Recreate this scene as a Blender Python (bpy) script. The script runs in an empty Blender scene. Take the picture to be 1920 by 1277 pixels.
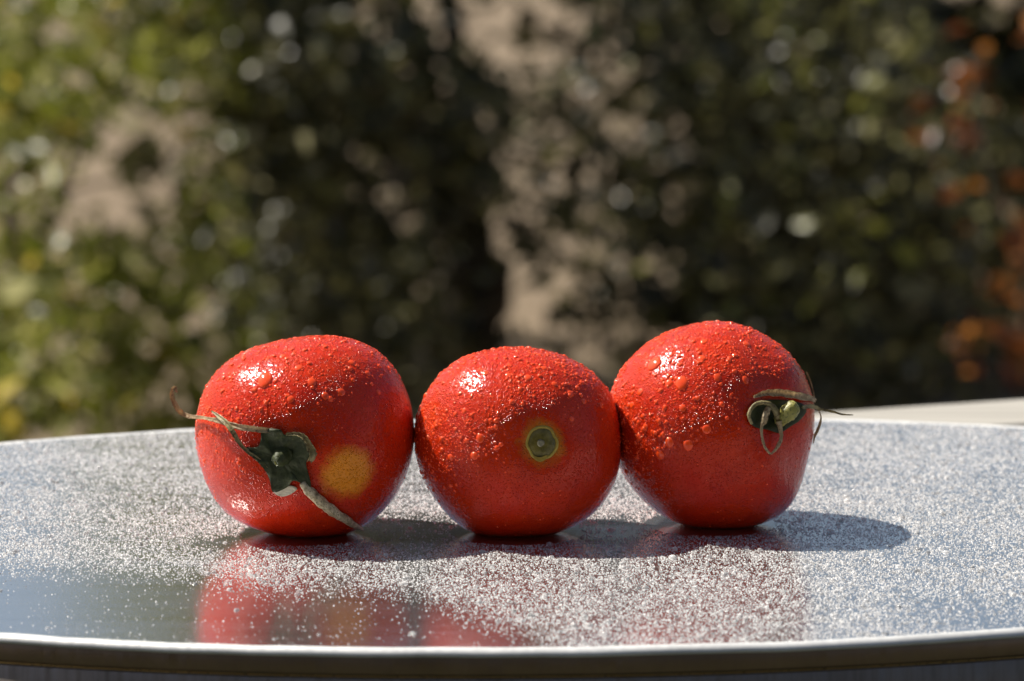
import bpy, bmesh, math, random
import numpy as np
from mathutils import Vector, Matrix, noise
from mathutils.bvhtree import BVHTree

SC = bpy.context.scene
COL = SC.collection
R = math.radians
random.seed(7)
rng = np.random.default_rng(7)

# ------------------------------------------------------------------ camera
ZT = 0.740                       # height of the table top above the ground
FPX, DIST = 7995.0, 1.27         # focal length in photo pixels, metres to the tomatoes
PITCH = math.atan(1238.5 / FPX)
CAMZ = ZT + 0.25645
CAM = Vector((0, -DIST, CAMZ))
FW = Vector((0, math.cos(PITCH), -math.sin(PITCH)))
UP = Vector((0, math.sin(PITCH), math.cos(PITCH)))
RT = Vector((1, 0, 0))
cd = bpy.data.cameras.new('camera'); cam = bpy.data.objects.new('camera', cd); COL.objects.link(cam)
cam.location = CAM; cam.rotation_euler = (math.pi / 2 - PITCH, 0, 0)
cd.sensor_fit = 'HORIZONTAL'; cd.sensor_width = 36; cd.lens = FPX / 1920 * 36
cd.clip_start = 0.02; cd.clip_end = 2000
cd.dof.use_dof = True; cd.dof.focus_distance = 1.262; cd.dof.aperture_fstop = 16.0
SC.camera = cam

# ------------------------------------------------------------------ sky, sun, exposure
SUN = Vector((-0.545, 0.26, 0.80)).normalized()
w = bpy.data.worlds.new('World'); SC.world = w; w.use_nodes = True
nt = w.node_tree; bg = nt.nodes['Background']
sky = nt.nodes.new('ShaderNodeTexSky'); sky.sky_type = 'NISHITA'; sky.sun_disc = False; sky.dust_density = 2.2
sky.sun_elevation = math.asin(SUN.z); sky.sun_rotation = math.atan2(SUN.x, SUN.y)
nt.links.new(sky.outputs[0], bg.inputs[0]); bg.inputs[1].default_value = 0.060
sl = bpy.data.lights.new('sun', 'SUN'); so = bpy.data.objects.new('sun', sl); COL.objects.link(so)
sl.energy = 4.9; sl.angle = R(0.53); sl.color = (1, 0.94, 0.84)
so.rotation_euler = SUN.to_track_quat('Z', 'Y').to_euler(); so.location = (-3, 0, 5)
vs = SC.view_settings; vs.view_transform = 'Standard'; vs.look = 'None'; vs.exposure = 0.58; vs.gamma = 1
SC.cycles.use_denoising = True
SC.cycles.sample_clamp_indirect = 6
SC.cycles.max_bounces = 8; SC.cycles.caustics_reflective = True; SC.cycles.blur_glossy = 0.6
SC.render.film_transparent = False


# ------------------------------------------------------------------ helpers
def ray(px, py):
    return (RT * (px - 960) + FW * FPX - UP * (py - 638.5)) / FPX

def at(px, py, dist):                 # point on the pixel's ray at that depth along the view
    return CAM + ray(px, py) * dist

def tag(o, label=None, cat=None, group=None, kind=None):
    if label: o['label'] = label
    if cat: o['category'] = cat
    if group: o['group'] = group
    if kind: o['kind'] = kind
    return o

def empty(name, loc):
    o = bpy.data.objects.new(name, None); COL.objects.link(o); o.location = loc
    o.empty_display_size = 0.02
    return o

def mesh_obj(name, verts, faces, mat, parent=None, smooth=True, loc=None):
    """verts in world coordinates; the object is placed at loc (or at the parent)"""
    me = bpy.data.meshes.new(name)
    o = bpy.data.objects.new(name, me); COL.objects.link(o)
    org = Vector((0, 0, 0))
    if parent is not None:
        o.parent = parent
        q = parent
        while q is not None:
            org += q.location; q = q.parent
    elif loc is not None:
        o.location = loc; org = Vector(loc)
    me.from_pydata([tuple(Vector(v) - org) for v in verts], [], faces)
    me.materials.append(mat)
    if smooth: me.polygons.foreach_set('use_smooth', [True] * len(me.polygons))
    me.update()
    return o

def np_mesh(name, V, Q, mat, parent=None, org=(0, 0, 0), tris=False, smooth=True, attr=None):
    """big mesh from numpy arrays (V n x 3 world, Q m x 3 or 4)"""
    me = bpy.data.meshes.new(name)
    k = Q.shape[1]
    me.vertices.add(len(V)); me.vertices.foreach_set('co', (V - np.array(org)).astype(np.float32).ravel())
    me.loops.add(Q.size); me.loops.foreach_set('vertex_index', Q.astype(np.int32).ravel())
    me.polygons.add(len(Q)); me.polygons.foreach_set('loop_start', np.arange(0, Q.size, k, dtype=np.int32))
    me.polygons.foreach_set('loop_total', np.full(len(Q), k, dtype=np.int32))
    if smooth: me.polygons.foreach_set('use_smooth', np.ones(len(Q), dtype=bool))
    if attr is not None:
        for an, av in attr.items():
            a = me.attributes.new(an, 'FLOAT', 'POINT'); a.data.foreach_set('value', av.astype(np.float32))
    me.update(); me.validate()
    me.materials.append(mat)
    o = bpy.data.objects.new(name, me); COL.objects.link(o)
    if parent is not None: o.parent = parent
    else: o.location = org
    return o

class NT:
    """tiny node-tree helper"""
    def __init__(s, name):
        s.m = bpy.data.materials.new(name); s.m.use_nodes = True
        s.t = s.m.node_tree; s.b = s.t.nodes['Principled BSDF']; s.out = s.t.nodes['Material Output']
    def n(s, typ, **kw):
        nd = s.t.nodes.new('ShaderNode' + typ)
        for k, v in kw.items():
            if k.startswith('i_'):
                key = k[2:]
                nd.inputs[int(key) if key.isdigit() else key.replace('_', ' ')].default_value = v
            else: setattr(nd, k, v)
        return nd
    def l(s, a, b): s.t.links.new(a, b)
    def set(s, **kw):
        for k, v in kw.items(): s.b.inputs[k.replace('_', ' ')].default_value = v
    def ramp(s, fac, stops, interp='LINEAR'):
        r = s.n('ValToRGB'); r.color_ramp.interpolation = interp
        e = r.color_ramp.elements
        while len(e) < len(stops): e.new(0.5)
        for el, (p, c) in zip(e, stops):
            el.position = p; el.color = (c, c, c, 1) if isinstance(c, (int, float)) else (*c, 1)
        s.l(fac, r.inputs[0]); return r.outputs[0]
    def noise(s, vec, scale, detail=3, rough=0.5, dist=0.0):
        nd = s.n('TexNoise', i_Scale=scale, i_Detail=detail, i_Roughness=rough, i_Distortion=dist)
        if vec is not None: s.l(vec, nd.inputs['Vector'])
        return nd.outputs[0]
    def math(s, op, a, b=None, clamp=False):
        m = s.n('Math', operation=op); m.use_clamp = clamp
        for i, v in enumerate((a, b)):
            if v is None: continue
            if isinstance(v, (int, float)): m.inputs[i].default_value = v
            else: s.l(v, m.inputs[i])
        return m.outputs[0]
    def mix(s, fac, a, b):
        m = s.n('Mix', data_type='RGBA')
        for sock, v in ((m.inputs[0], fac), (m.inputs[6], a), (m.inputs[7], b)):
            if isinstance(v, (int, float)): sock.default_value = v
            elif isinstance(v, tuple): sock.default_value = (*v, 1)
            else: s.l(v, sock)
        return m.outputs[2]
    def bump(s, h, strength, dist, prev=None):
        b = s.n('Bump', i_Strength=strength, i_Distance=dist); s.l(h, b.inputs['Height'])
        if prev is not None: s.l(prev, b.inputs['Normal'])
        return b.outputs[0]
    def obj(s): return s.n('TexCoord').outputs['Object']
    def mapping(s, v, scale=(1, 1, 1), rot=(0, 0, 0)):
        m = s.n('Mapping'); m.inputs['Scale'].default_value = scale; m.inputs['Rotation'].default_value = rot
        s.l(v, m.inputs['Vector']); return m.outputs[0]


# ------------------------------------------------------------------ materials
def mat_ground():
    k = NT('dry_earth'); o = k.obj()
    n1 = k.noise(o, 1.3, 6, 0.6); n2 = k.noise(o, 38, 4, 0.7)
    c = k.ramp(n1, [(0.3, (0.165, 0.118, 0.070)), (0.7, (0.235, 0.175, 0.110))])
    c2 = k.mix(k.ramp(n2, [(0.35, 0.0), (0.75, 0.35)]), c, (0.20, 0.15, 0.10))
    k.l(c2, k.b.inputs['Base Color']); k.set(Roughness=0.95)
    k.l(k.bump(n2, 0.8, 0.02), k.b.inputs['Normal'])
    return k.m

def mat_leaf(name, stops, trans=0.3, rough=0.36):
    k = NT(name)
    a = k.n('Attribute', attribute_name='leaf_tone')
    c = k.ramp(a.outputs['Fac'], stops)
    k.l(c, k.b.inputs['Base Color']); k.set(Roughness=rough)
    k.b.inputs['Specular IOR Level'].default_value = 0.5
    tr = k.n('BsdfTranslucent'); k.l(c, tr.inputs[0])
    mx = k.n('MixShader', i_0=trans)
    k.l(k.b.outputs[0], mx.inputs[1]); k.l(tr.outputs[0], mx.inputs[2]); k.l(mx.outputs[0], k.out.inputs[0])
    return k.m

def mat_bark():
    k = NT('dark_bark'); o = k.mapping(k.obj(), (30, 30, 6))
    n = k.noise(o, 1.0, 5, 0.6)
    k.l(k.ramp(n, [(0.3, (0.025, 0.018, 0.012)), (0.75, (0.09, 0.065, 0.045))]), k.b.inputs['Base Color'])
    k.set(Roughness=0.9); k.l(k.bump(n, 0.9, 0.01), k.b.inputs['Normal'])
    return k.m

def mat_old_wood():
    k = NT('weathered_wood'); o = k.obj()
    g = k.noise(k.mapping(o, (6, 160, 160)), 1.0, 5, 0.65, 0.4)
    b = k.noise(o, 9, 3)
    c = k.ramp(g, [(0.28, (0.26, 0.245, 0.215)), (0.55, (0.37, 0.35, 0.31)), (0.8, (0.46, 0.44, 0.395))])
    c = k.mix(k.ramp(b, [(0.45, 0.0), (0.7, 0.35)]), c, (0.36, 0.30, 0.23))
    k.l(c, k.b.inputs['Base Color']); k.set(Roughness=0.85)
    k.l(k.bump(g, 0.5, 0.001), k.b.inputs['Normal'])
    return k.m

def mat_table_top():
    k = NT('brushed_aluminium'); o = k.obj()
    brush = k.noise(k.mapping(o, (14, 900, 60)), 1.0, 4, 0.6)
    blot = k.noise(o, 22, 5, 0.6)
    fine = k.noise(o, 1300, 2, 0.5)
    smear = k.noise(k.mapping(o, (9, 60, 1), (0, 0, 0.1)), 1.0, 6, 0.65, 0.8)
    c = k.ramp(smear, [(0.3, (0.72, 0.72, 0.71)), (0.7, (0.86, 0.86, 0.86))])
    k.l(c, k.b.inputs['Base Color']); k.set(Metallic=0.95)
    k.l(k.ramp(smear, [(0.3, 0.09), (0.7, 0.21)]), k.b.inputs['Roughness'])
    n1 = k.bump(brush, 0.12, 0.0004)
    n2 = k.bump(fine, 0.25, 0.00012, n1)
    k.l(n2, k.b.inputs['Normal'])
    return k.m

def mat_edge_metal(name, col, rough):
    k = NT(name); o = k.obj()
    streak = k.noise(k.mapping(o, (500, 500, 30)), 1.0, 4, 0.6)
    blot = k.noise(o, 60, 5, 0.65)
    c = k.mix(k.ramp(blot, [(0.35, 0.0), (0.7, 0.5)]), col, tuple(x * 0.6 for x in col))
    k.l(c, k.b.inputs['Base Color']); k.set(Metallic=1.0)
    k.l(k.ramp(streak, [(0.3, rough * 0.7), (0.7, rough * 1.4)]), k.b.inputs['Roughness'])
    k.l(k.bump(streak, 0.15, 0.0003), k.b.inputs['Normal'])
    return k.m

def mat_table_drop():
    k = NT('mist_droplet'); k.set(Roughness=0.16)
    a = k.n('Attribute', attribute_name='drop_tone'); sz = k.n('Attribute', attribute_name='drop_clear')
    k.l(k.ramp(a.outputs['Fac'], [(0.0, (0.22, 0.22, 0.22)), (0.4, (0.62, 0.615, 0.61)), (1.0, (0.95, 0.94, 0.93))]), k.b.inputs['Base Color'])
    k.b.inputs['Specular IOR Level'].default_value = 1.0
    tr = k.n('BsdfTransparent'); mx = k.n('MixShader')
    k.l(sz.outputs['Fac'], mx.inputs[0]); k.l(k.b.outputs[0], mx.inputs[1]); k.l(tr.outputs[0], mx.inputs[2]); k.l(mx.outputs[0], k.out.inputs[0])
    return k.m

def mat_tomato(name, base, patch=None, patch_c=(0.70, 0.21, 0.01), patch_r=0.009):
    k = NT(name); o = k.obj()
    n = k.noise(o, 55, 4, 0.55); n2 = k.noise(o, 900, 2, 0.5)
    c = k.mix(k.ramp(n, [(0.35, 0.0), (0.7, 0.6)]), base, (base[0] * 1.12, base[1] * 1.9 + 0.006, base[2] * 1.3))
    n3 = k.noise(k.mapping(o, (1, 1, 0.35)), 130, 5, 0.6, 0.6)
    c = k.mix(k.ramp(n3, [(0.50, 0.0), (0.78, 0.55)]), c, (base[0] * 0.62, 0.010, 0.004))
    c = k.mix(k.ramp(n2, [(0.64, 0.0), (0.76, 0.22)]), c, (0.80, 0.14, 0.03))
    if patch is not None:
        d = k.n('VectorMath', operation='DISTANCE'); k.l(o, d.inputs[0]); d.inputs[1].default_value = patch
        f = k.math('ADD', d.outputs['Value'], k.math('MULTIPLY', k.math('SUBTRACT', k.noise(o, 190, 6, 0.62), 0.5), 0.0075))
        f = k.math('DIVIDE', f, patch_r)
        c = k.mix(k.ramp(f, [(0.55, 0.95), (1.08, 0.0)]), c, patch_c)
    k.l(c, k.b.inputs['Base Color'])
    k.set(Roughness=0.15)
    k.b.inputs['Specular IOR Level'].default_value = 0.34
    k.b.inputs['Subsurface Weight'].default_value = 0.0
    k.b.inputs['Subsurface Radius'].default_value = (1.0, 0.18, 0.08)
    k.b.inputs['Subsurface Scale'].default_value = 0.003
    v = k.n('TexVoronoi', i_Scale=1500.0); k.l(o, v.inputs['Vector'])
    h = k.ramp(v.outputs['Distance'], [(0.0, 1.0), (0.45, 0.0)], 'EASE')
    sep = k.n('SeparateXYZ'); k.l(o, sep.inputs[0])
    up = k.ramp(k.math('ADD', k.math('MULTIPLY', sep.outputs[2], 16), k.math('MULTIPLY', n, 0.9)), [(0.30, 0.0), (0.75, 1.0)])
    b1 = k.bump(k.math('MULTIPLY', h, up), 0.9, 0.00034)
    n4 = k.noise(o, 420, 3, 0.6)
    b3 = k.bump(k.math('MULTIPLY', n4, up), 0.7, 0.0006, b1)
    b2 = k.bump(n, 0.35, 0.0014, b3)
    k.l(b2, k.b.inputs['Normal'])
    return k.m

def mat_skin_drop():
    k = NT('water_with_painted_glow'); k.set(Roughness=0.07)
    k.b.inputs['Base Color'].default_value = (1.0, 0.085, 0.012, 1)  # orange put into the colour for sunlight refracted through the drops
    k.b.inputs['Specular IOR Level'].default_value = 0.8
    tr = k.n('BsdfTransparent'); mx = k.n('MixShader', i_0=0.86)
    k.l(tr.outputs[0], mx.inputs[1]); k.l(k.b.outputs[0], mx.inputs[2]); k.l(mx.outputs[0], k.out.inputs[0])
    return k.m

def mat_plant(name, c1, c2, scale=220, rough=0.55, c3=None, trans=0.12):
    k = NT(name); o = k.obj()
    n = k.noise(o, scale, 5, 0.65); n2 = k.noise(o, scale * 4, 3, 0.6)
    c = k.ramp(n, [(0.32, c1), (0.68, c2)])
    if c3: c = k.mix(k.ramp(n2, [(0.5, 0.0), (0.62, 0.8)]), c, c3)
    k.l(c, k.b.inputs['Base Color']); k.set(Roughness=rough)
    k.l(k.bump(n2, 0.6, 0.0004), k.b.inputs['Normal'])
    if trans:
        tr = k.n('BsdfTranslucent'); k.l(c, tr.inputs[0]); mx = k.n('MixShader', i_0=trans)
        k.l(k.b.outputs[0], mx.inputs[1]); k.l(tr.outputs[0], mx.inputs[2]); k.l(mx.outputs[0], k.out.inputs[0])
    return k.m

M = dict(
    ground=mat_ground(), bark=mat_bark(), wood=mat_old_wood(), top=mat_table_top(),
    edge=mat_edge_metal('edge_metal', (0.36, 0.27, 0.22), 0.42), apron=mat_edge_metal('apron_metal', (0.34, 0.29, 0.255), 0.6), lip=mat_edge_metal('lip_metal', (0.78, 0.78, 0.76), 0.42),
    brass=mat_edge_metal('brass_line', (0.78, 0.48, 0.16), 0.3),
    tdrop=mat_table_drop(), sdrop=mat_skin_drop(),
    leaf_green=mat_leaf('leaf_yellow_green', [(0.0, (0.07, 0.085, 0.008)), (0.5, (0.19, 0.21, 0.022)), (0.8, (0.36, 0.35, 0.10)), (0.93, (0.48, 0.46, 0.22)), (1.0, (0.50, 0.36, 0.03))], 0.55),  # cream tones paint sunlit highlights onto some leaves
    leaf_dark=mat_leaf('leaf_dark_green', [(0.0, (0.026, 0.027, 0.009)), (0.6, (0.058, 0.056, 0.018)), (0.90, (0.16, 0.15, 0.05)), (1.0, (0.48, 0.44, 0.24))], 0.35),  # palest tones stand in for sun glints on scattered leaves
    leaf_grey=mat_leaf('leaf_grey_green', [(0.0, (0.026, 0.026, 0.011)), (0.55, (0.065, 0.062, 0.023)), (0.82, (0.16, 0.15, 0.055)), (0.91, (0.29, 0.30, 0.05)), (1.0, (0.52, 0.48, 0.28))], 0.38),  # top cream tones are painted sun glints
    leaf_orange=mat_leaf('leaf_orange', [(0.0, (0.09, 0.024, 0.008)), (0.5, (0.22, 0.066, 0.014)), (1.0, (0.42, 0.16, 0.03))], 0.45),
    calyx=mat_plant('calyx_green', (0.014, 0.022, 0.004), (0.050, 0.060, 0.012), 200, 0.6, trans=0.10),
    dry=mat_plant('dried_sepal', (0.38, 0.27, 0.14), (0.74, 0.61, 0.38), 260, 0.5, (0.22, 0.13, 0.07), 0.45),
    drygreen=mat_plant('half_dried_sepal', (0.14, 0.12, 0.04), (0.58, 0.48, 0.24), 240, 0.45, (0.12, 0.08, 0.03), 0.35),
    mottled=mat_plant('mottled_sepal', (0.22, 0.16, 0.07), (0.78, 0.66, 0.44), 520, 0.5, (0.06, 0.045, 0.018), 0.0),
    stub=mat_plant('green_stub', (0.22, 0.21, 0.04), (0.50, 0.44, 0.13), 330, 0.4, (0.09, 0.09, 0.02), 0.0),
    scar=mat_plant('scar_olive', (0.075, 0.060, 0.008), (0.19, 0.150, 0.030), 300, 0.25, trans=0.0),
    scar_ring=mat_plant('scar_ring', (0.30, 0.19, 0.02), (0.46, 0.34, 0.05), 300, 0.4, trans=0.0),
    pale=mat_plant('pale_scar', (0.40, 0.36, 0.26), (0.60, 0.54, 0.42), 500, 0.6, trans=0.0),
    scar_core=mat_plant('scar_core', (0.14, 0.12, 0.06), (0.36, 0.32, 0.20), 700, 0.5, trans=0.0),
    speck=mat_plant('dark_speck', (0.02, 0.018, 0.015), (0.05, 0.04, 0.03), 500, 0.7, trans=0.0),
)


# ------------------------------------------------------------------ ground
g = mesh_obj('ground', [(-200, -60, 0), (200, -60, 0), (200, 400, 0), (-200, 400, 0)], [(0, 1, 2, 3)], M['ground'], smooth=False)
tag(g, kind='structure')
def mat_bounce_cut_lawn():
    k = NT('added_dark_lawn'); o = k.obj()
    n1 = k.noise(o, 5, 5, 0.6); n2 = k.noise(o, 160, 4, 0.7)
    c = k.ramp(n2, [(0.3, (0.028, 0.036, 0.012)), (0.7, (0.075, 0.085, 0.028))])
    c = k.mix(k.ramp(n1, [(0.45, 0.0), (0.7, 0.6)]), c, (0.085, 0.065, 0.04))
    k.l(c, k.b.inputs['Base Color']); k.set(Roughness=0.95)
    k.l(k.bump(n2, 1.0, 0.03), k.b.inputs['Normal'])
    return k.m
V = [(4.5 * math.cos(a) * (1 + 0.06 * math.sin(5 * a)), -1.2 + 3.4 * math.sin(a) * (1 + 0.05 * math.sin(7 * a)), 0.004) for a in [2 * math.pi * i / 64 for i in range(64)]]
tag(mesh_obj('bounce_cut_lawn', V, [tuple(range(64))], mat_bounce_cut_lawn(), smooth=False), kind='structure')  # unseen dark sheet added to cut sunlit ground bounce onto the fruit


# ------------------------------------------------------------------ table (an oval metal top on a pedestal)
TC = Vector((0.0151, 0.0269)); TA, TB, TROT = 0.30095, 0.17981, math.atan2(0.08972, 0.99597)
NO = 240
def oval(off, z, n=NO):
    out = []
    ca, sa = math.cos(TROT), math.sin(TROT)
    for i in range(n):
        t = 2 * math.pi * i / n
        x, y = TA * math.cos(t), TB * math.sin(t)
        nx, ny = math.cos(t) / TA, math.sin(t) / TB
        l = math.hypot(nx, ny); x += off * nx / l; y += off * ny / l
        out.append(Vector((TC.x + x * ca - y * sa, TC.y + x * sa + y * ca, z)))
    return out
def rings_obj(name, rings, mat, parent, cap_first=None, cap_last=False, closed_profile=False):
    V, Fc = [], []
    for r in rings: V += r
    n = len(rings[0]); m = len(rings)
    for j in range(m if closed_profile else m - 1):
        a, b = j * n, ((j + 1) % m) * n
        for i in range(n):
            i2 = (i + 1) % n
            Fc.append((a + i, b + i, b + i2, a + i2))
    if cap_first is not None:
        V.append(cap_first); c = len(V) - 1
        for i in range(n): Fc.append((c, i, (i + 1) % n))
    if cap_last: Fc.append(tuple((m - 1) * n + i for i in range(n)))
    return mesh_obj(name, V, Fc, mat, parent)

table = empty('metal_table', (TC.x, TC.y, 0))
tag(table, 'oval brushed metal table covered in water mist under the tomatoes', 'table')
prof = [(-0.10, 0.0), (-0.03, 0.0), (-0.004, 0.0), (-0.0005, 0.0)]
rings_obj('table_top', [oval(o, ZT + z) for o, z in prof], M['top'], table, cap_first=Vector((TC.x, TC.y, ZT)))
prof = [(-0.0020, -0.0004)]
for i in range(8):                                   # rounded lip
    a = math.pi / 2 * i / 7
    prof.append((-0.0002 + 0.0024 * math.sin(a), 0.0004 - 0.0020 * (1 - math.cos(a))))
prof += [(0.0020, -0.0020), (-0.002, -0.0022)]
M['lip'].node_tree.nodes['Principled BSDF'].inputs['Metallic'].default_value = 0.25
rings_obj('rim_lip', [[v + Vector((0, 0, 0.00022 * noise.noise(v * 60) + 0.00012 * noise.noise(v * 190))) for v in oval(o, ZT + z)] for o, z in prof], M['lip'], table)
prof = [(-0.001, -0.0018)] + [(0.0016, -0.0018), (0.0018, -0.0022), (0.0018, -0.0066), (0.0014, -0.0071), (-0.004, -0.0072)]
rings_obj('edge_band', [oval(o, ZT + z) for o, z in prof], M['edge'], table)
prof = [(0.0004 + 0.00017 * math.cos(a), -0.00735 + 0.00017 * math.sin(a)) for a in [2 * math.pi * i / 8 for i in range(8)]]
prof = [(o + 0.0013, z) for o, z in prof]
rings_obj('brass_line', [oval(o, ZT + z) for o, z in prof], M['brass'], table, closed_profile=True)
prof = [(-0.004, -0.0076), (0.0012, -0.0077), (0.0018, -0.0082), (0.0022, -0.034), (0.0008, -0.036), (-0.006, -0.036), (-0.006, -0.010)]
rings_obj('apron', [oval(o, ZT + z) for o, z in prof], M['apron'], table)
def lathe(name, prof, mat, parent, cx, cy, n=40):
    rings = [[Vector((cx + r * math.cos(2 * math.pi * i / n), cy + r * math.sin(2 * math.pi * i / n), z)) for i in range(n)] for r, z in prof]
    return rings_obj(name, rings, mat, parent)
lathe('pedestal', [(0.06, ZT - 0.012), (0.06, ZT - 0.03), (0.028, ZT - 0.06), (0.028, 0.08), (0.04, 0.045)], M['apron'], table, TC.x, TC.y)
lathe('table_foot', [(0.03, 0.05), (0.06, 0.045), (0.17, 0.02), (0.175, 0.012), (0.175, 0.0)], M['apron'], table, TC.x, TC.y)


# ------------------------------------------------------------------ tomatoes
OUT = {
 1: [(600,630),(650,633),(700,652),(740,690),(765,740),(776,795),(774,850),(762,890),(735,940),(700,975),(660,998),(610,1005),(540,1005),(480,992),(430,968),(400,930),(380,880),(369,830),(370,780),(382,735),(405,697),(440,668),(490,648),(545,636)],
 2: [(970,653),(1020,656),(1060,668),(1100,690),(1135,722),(1155,765),(1163,815),(1163,865),(1150,915),(1120,955),(1085,982),(1040,1001),(990,1005),(930,1005),(880,998),(850,975),(820,940),(795,900),(780,850),(777,800),(790,755),(815,712),(850,680),(905,660)],
 3: [(1350,604),(1400,612),(1440,632),(1480,665),(1508,705),(1524,745),(1524,800),(1512,860),(1500,915),(1482,950),(1448,974),(1400,987),(1340,991),(1280,985),(1230,960),(1190,920),(1165,880),(1150,830),(1143,780),(1147,730),(1165,690),(1200,655),(1250,625),(1300,610)],
}
def outline_fn(pts):
    c = np.array(pts, float); cx, cy = (c[:, 0].min() + c[:, 0].max()) / 2, (c[:, 1].min() + c[:, 1].max()) / 2
    th = np.arctan2(-(c[:, 1] - cy), c[:, 0] - cx); rr = np.hypot(c[:, 0] - cx, c[:, 1] - cy)
    o = np.argsort(th); th, rr = th[o], rr[o]
    thx = np.r_[th[-3:] - 2 * math.pi, th, th[:3] + 2 * math.pi]; rx = np.r_[rr[-3:], rr, rr[:3]]
    g = np.linspace(-math.pi, math.pi, 361)[:-1]; v = np.interp(g, thx, rx)
    k = np.exp(-0.5 * (np.arange(-18, 19) / 6.0) ** 2); k /= k.sum()
    v = np.convolve(np.r_[v[-18:], v, v[:18]], k, 'valid')
    gg = np.r_[g, math.pi]; vv = np.r_[v, v[0]]
    return (cx, cy), lambda t: np.interp(t, gg, vv)

def cube_sphere(n):
    V, Q, idx = [], [], {}
    def vid(p):
        key = tuple(round(c * 4096) for c in p)
        if key not in idx: idx[key] = len(V); V.append(p)
        return idx[key]
    axes = [((1,0,0),(0,1,0),(0,0,1)),((-1,0,0),(0,0,1),(0,1,0)),((0,1,0),(0,0,1),(1,0,0)),((0,-1,0),(1,0,0),(0,0,1)),((0,0,1),(1,0,0),(0,1,0)),((0,0,-1),(0,1,0),(1,0,0))]
    t = [math.tan(math.pi / 4 * (2 * i / n - 1)) for i in range(n + 1)]
    for c, u, v in axes:
        c, u, v = Vector(c), Vector(u), Vector(v)
        gr = [[vid(tuple((c + u * t[i] + v * t[j]))) for j in range(n + 1)] for i in range(n + 1)]
        for i in range(n):
            for j in range(n): Q.append((gr[i][j], gr[i + 1][j], gr[i + 1][j + 1], gr[i][j + 1]))
    A = np.array(V); A /= np.linalg.norm(A, axis=1)[:, None]
    return A, np.array(Q)
SPH, SPHQ = cube_sphere(72)

class Tomato: pass
def make_tomato(i, label, dimple_px, dimple_depth, dimple_w, base_col, patch_px=None, ribs=0.0, depth=0.97, phase=0.0, patch_c=(0.78, 0.26, 0.008), patch_r=0.0094):
    t = Tomato()
    (cx, cy), fn = outline_fn(OUT[i])
    d = SPH                                    # axes: x right, y camera-up, z towards the camera
    th = np.arctan2(d[:, 1], d[:, 0]); s = np.hypot(d[:, 0], d[:, 1]); cz = d[:, 2]
    rho = fn(th); mean = rho.mean()
    rho = mean + (rho - mean) * np.clip(s, 0, 1) ** 1.5
    dist = 1.28; vd = ray(cx, cy).normalized()
    for it in range(6):
        px = dist / FPX
        r = 1 / np.sqrt((s / (rho * px)) ** 2 + (cz / (mean * px * depth)) ** 2)
        P = d * r[:, None]
        tt = vd; rr_ = RT; uu = rr_.cross(tt).normalized()
        rr_ = tt.cross(uu).normalized()
        W = P[:, :1] * np.array(rr_) + P[:, 1:2] * np.array(uu) - P[:, 2:3] * np.array(tt)
        m = -W[:, 2].min()
        cz_world = ZT + m - 0.0011
        dist = (CAMZ - cz_world) / -(ray(cx, cy).z)
    C = at(cx, cy, dist)
    t.C, t.px = C, dist / FPX
    # ribs and gentle lumps, only away from the outline
    lump = np.array([noise.noise(Vector(w_) * 45 + Vector((i * 7.0, phase, 0))) for w_ in W])
    W *= (1 + 0.012 * lump)[:, None]
    # the hollow round the stalk
    if dimple_px:
        dp = (at(*dimple_px, dist) - C)
        f2 = dp.dot(Vector(rr_)), dp.dot(uu)
        rad = mean * t.px
        q = math.sqrt(max(0.05, 1 - (f2[0] / rad) ** 2 - (f2[1] / rad) ** 2)) * rad
        ax = (rr_ * f2[0] + uu * f2[1] - tt * q).normalized()
        t.axis = ax
        un = W / np.linalg.norm(W, axis=1)[:, None]
        ang = np.arccos(np.clip(un @ np.array(ax), -1, 1))
        a1 = Vector(ax).orthogonal().normalized(); a2 = Vector(ax).cross(a1)
        az = np.arctan2(un @ np.array(a2), un @ np.array(a1))
        prof_ = np.exp(-(ang / dimple_w) ** 2)
        W *= (1 - dimple_depth * prof_)[:, None]
        W *= (1 + ribs * np.cos(5 * az + phase) * np.exp(-((ang - 0.55) / 0.35) ** 2))[:, None]
    W += np.array(C)
    low = W[:, 2] < ZT + 0.0001
    W[low, 2] = ZT + 0.0001 + 0.02 * (W[low, 2] - W[low, 2].min())
    t.W = W
    t.bvh = BVHTree.FromPolygons([Vector(v) for v in W], [tuple(q) for q in SPHQ])
    t.root = empty('tomato', (C.x, C.y, ZT)); tag(t.root, label, 'tomato', 'tomatoes in a row on the metal table')
    t.label_i = i
    t.args = (base_col, patch_px); t.patch_c, t.patch_r = patch_c, patch_r
    return t
def hit(t, px, py):
    loc, nrm, idx, dd = t.bvh.ray_cast(CAM, ray(px, py).normalized())
    return loc, nrm
def finish_tomato(t, name):
    base, patch_px = t.args
    pt = None
    if patch_px:
        loc, _ = hit(t, *patch_px); pt = tuple(loc - t.root.location)
    t.skin = np_mesh('skin', t.W, SPHQ, mat_tomato(name, base, pt, patch_c=t.patch_c, patch_r=t.patch_r), t.root, t.root.location)

t1 = make_tomato(1, 'red tomato with a dark green calyx and a curling dried sepal reaching past its side', (528, 852), 0.085, 0.30, (0.54, 0.0185, 0.0018), (655, 888), 0.012, 0.97, 0.4)
t2 = make_tomato(2, 'middle tomato showing a bare round olive stem scar and no calyx', (1015, 832), 0.075, 0.24, (0.52, 0.019, 0.0018), (1015, 831), 0.010, 0.96, 1.3, (0.40, 0.17, 0.015), 0.0078)
t3 = make_tomato(3, 'red tomato with a dried brown calyx and knobbly green stalk stub, casting the long shadow', (1455, 775), 0.10, 0.26, (0.52, 0.018, 0.0018), None, 0.015, 0.97, 2.2)
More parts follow.
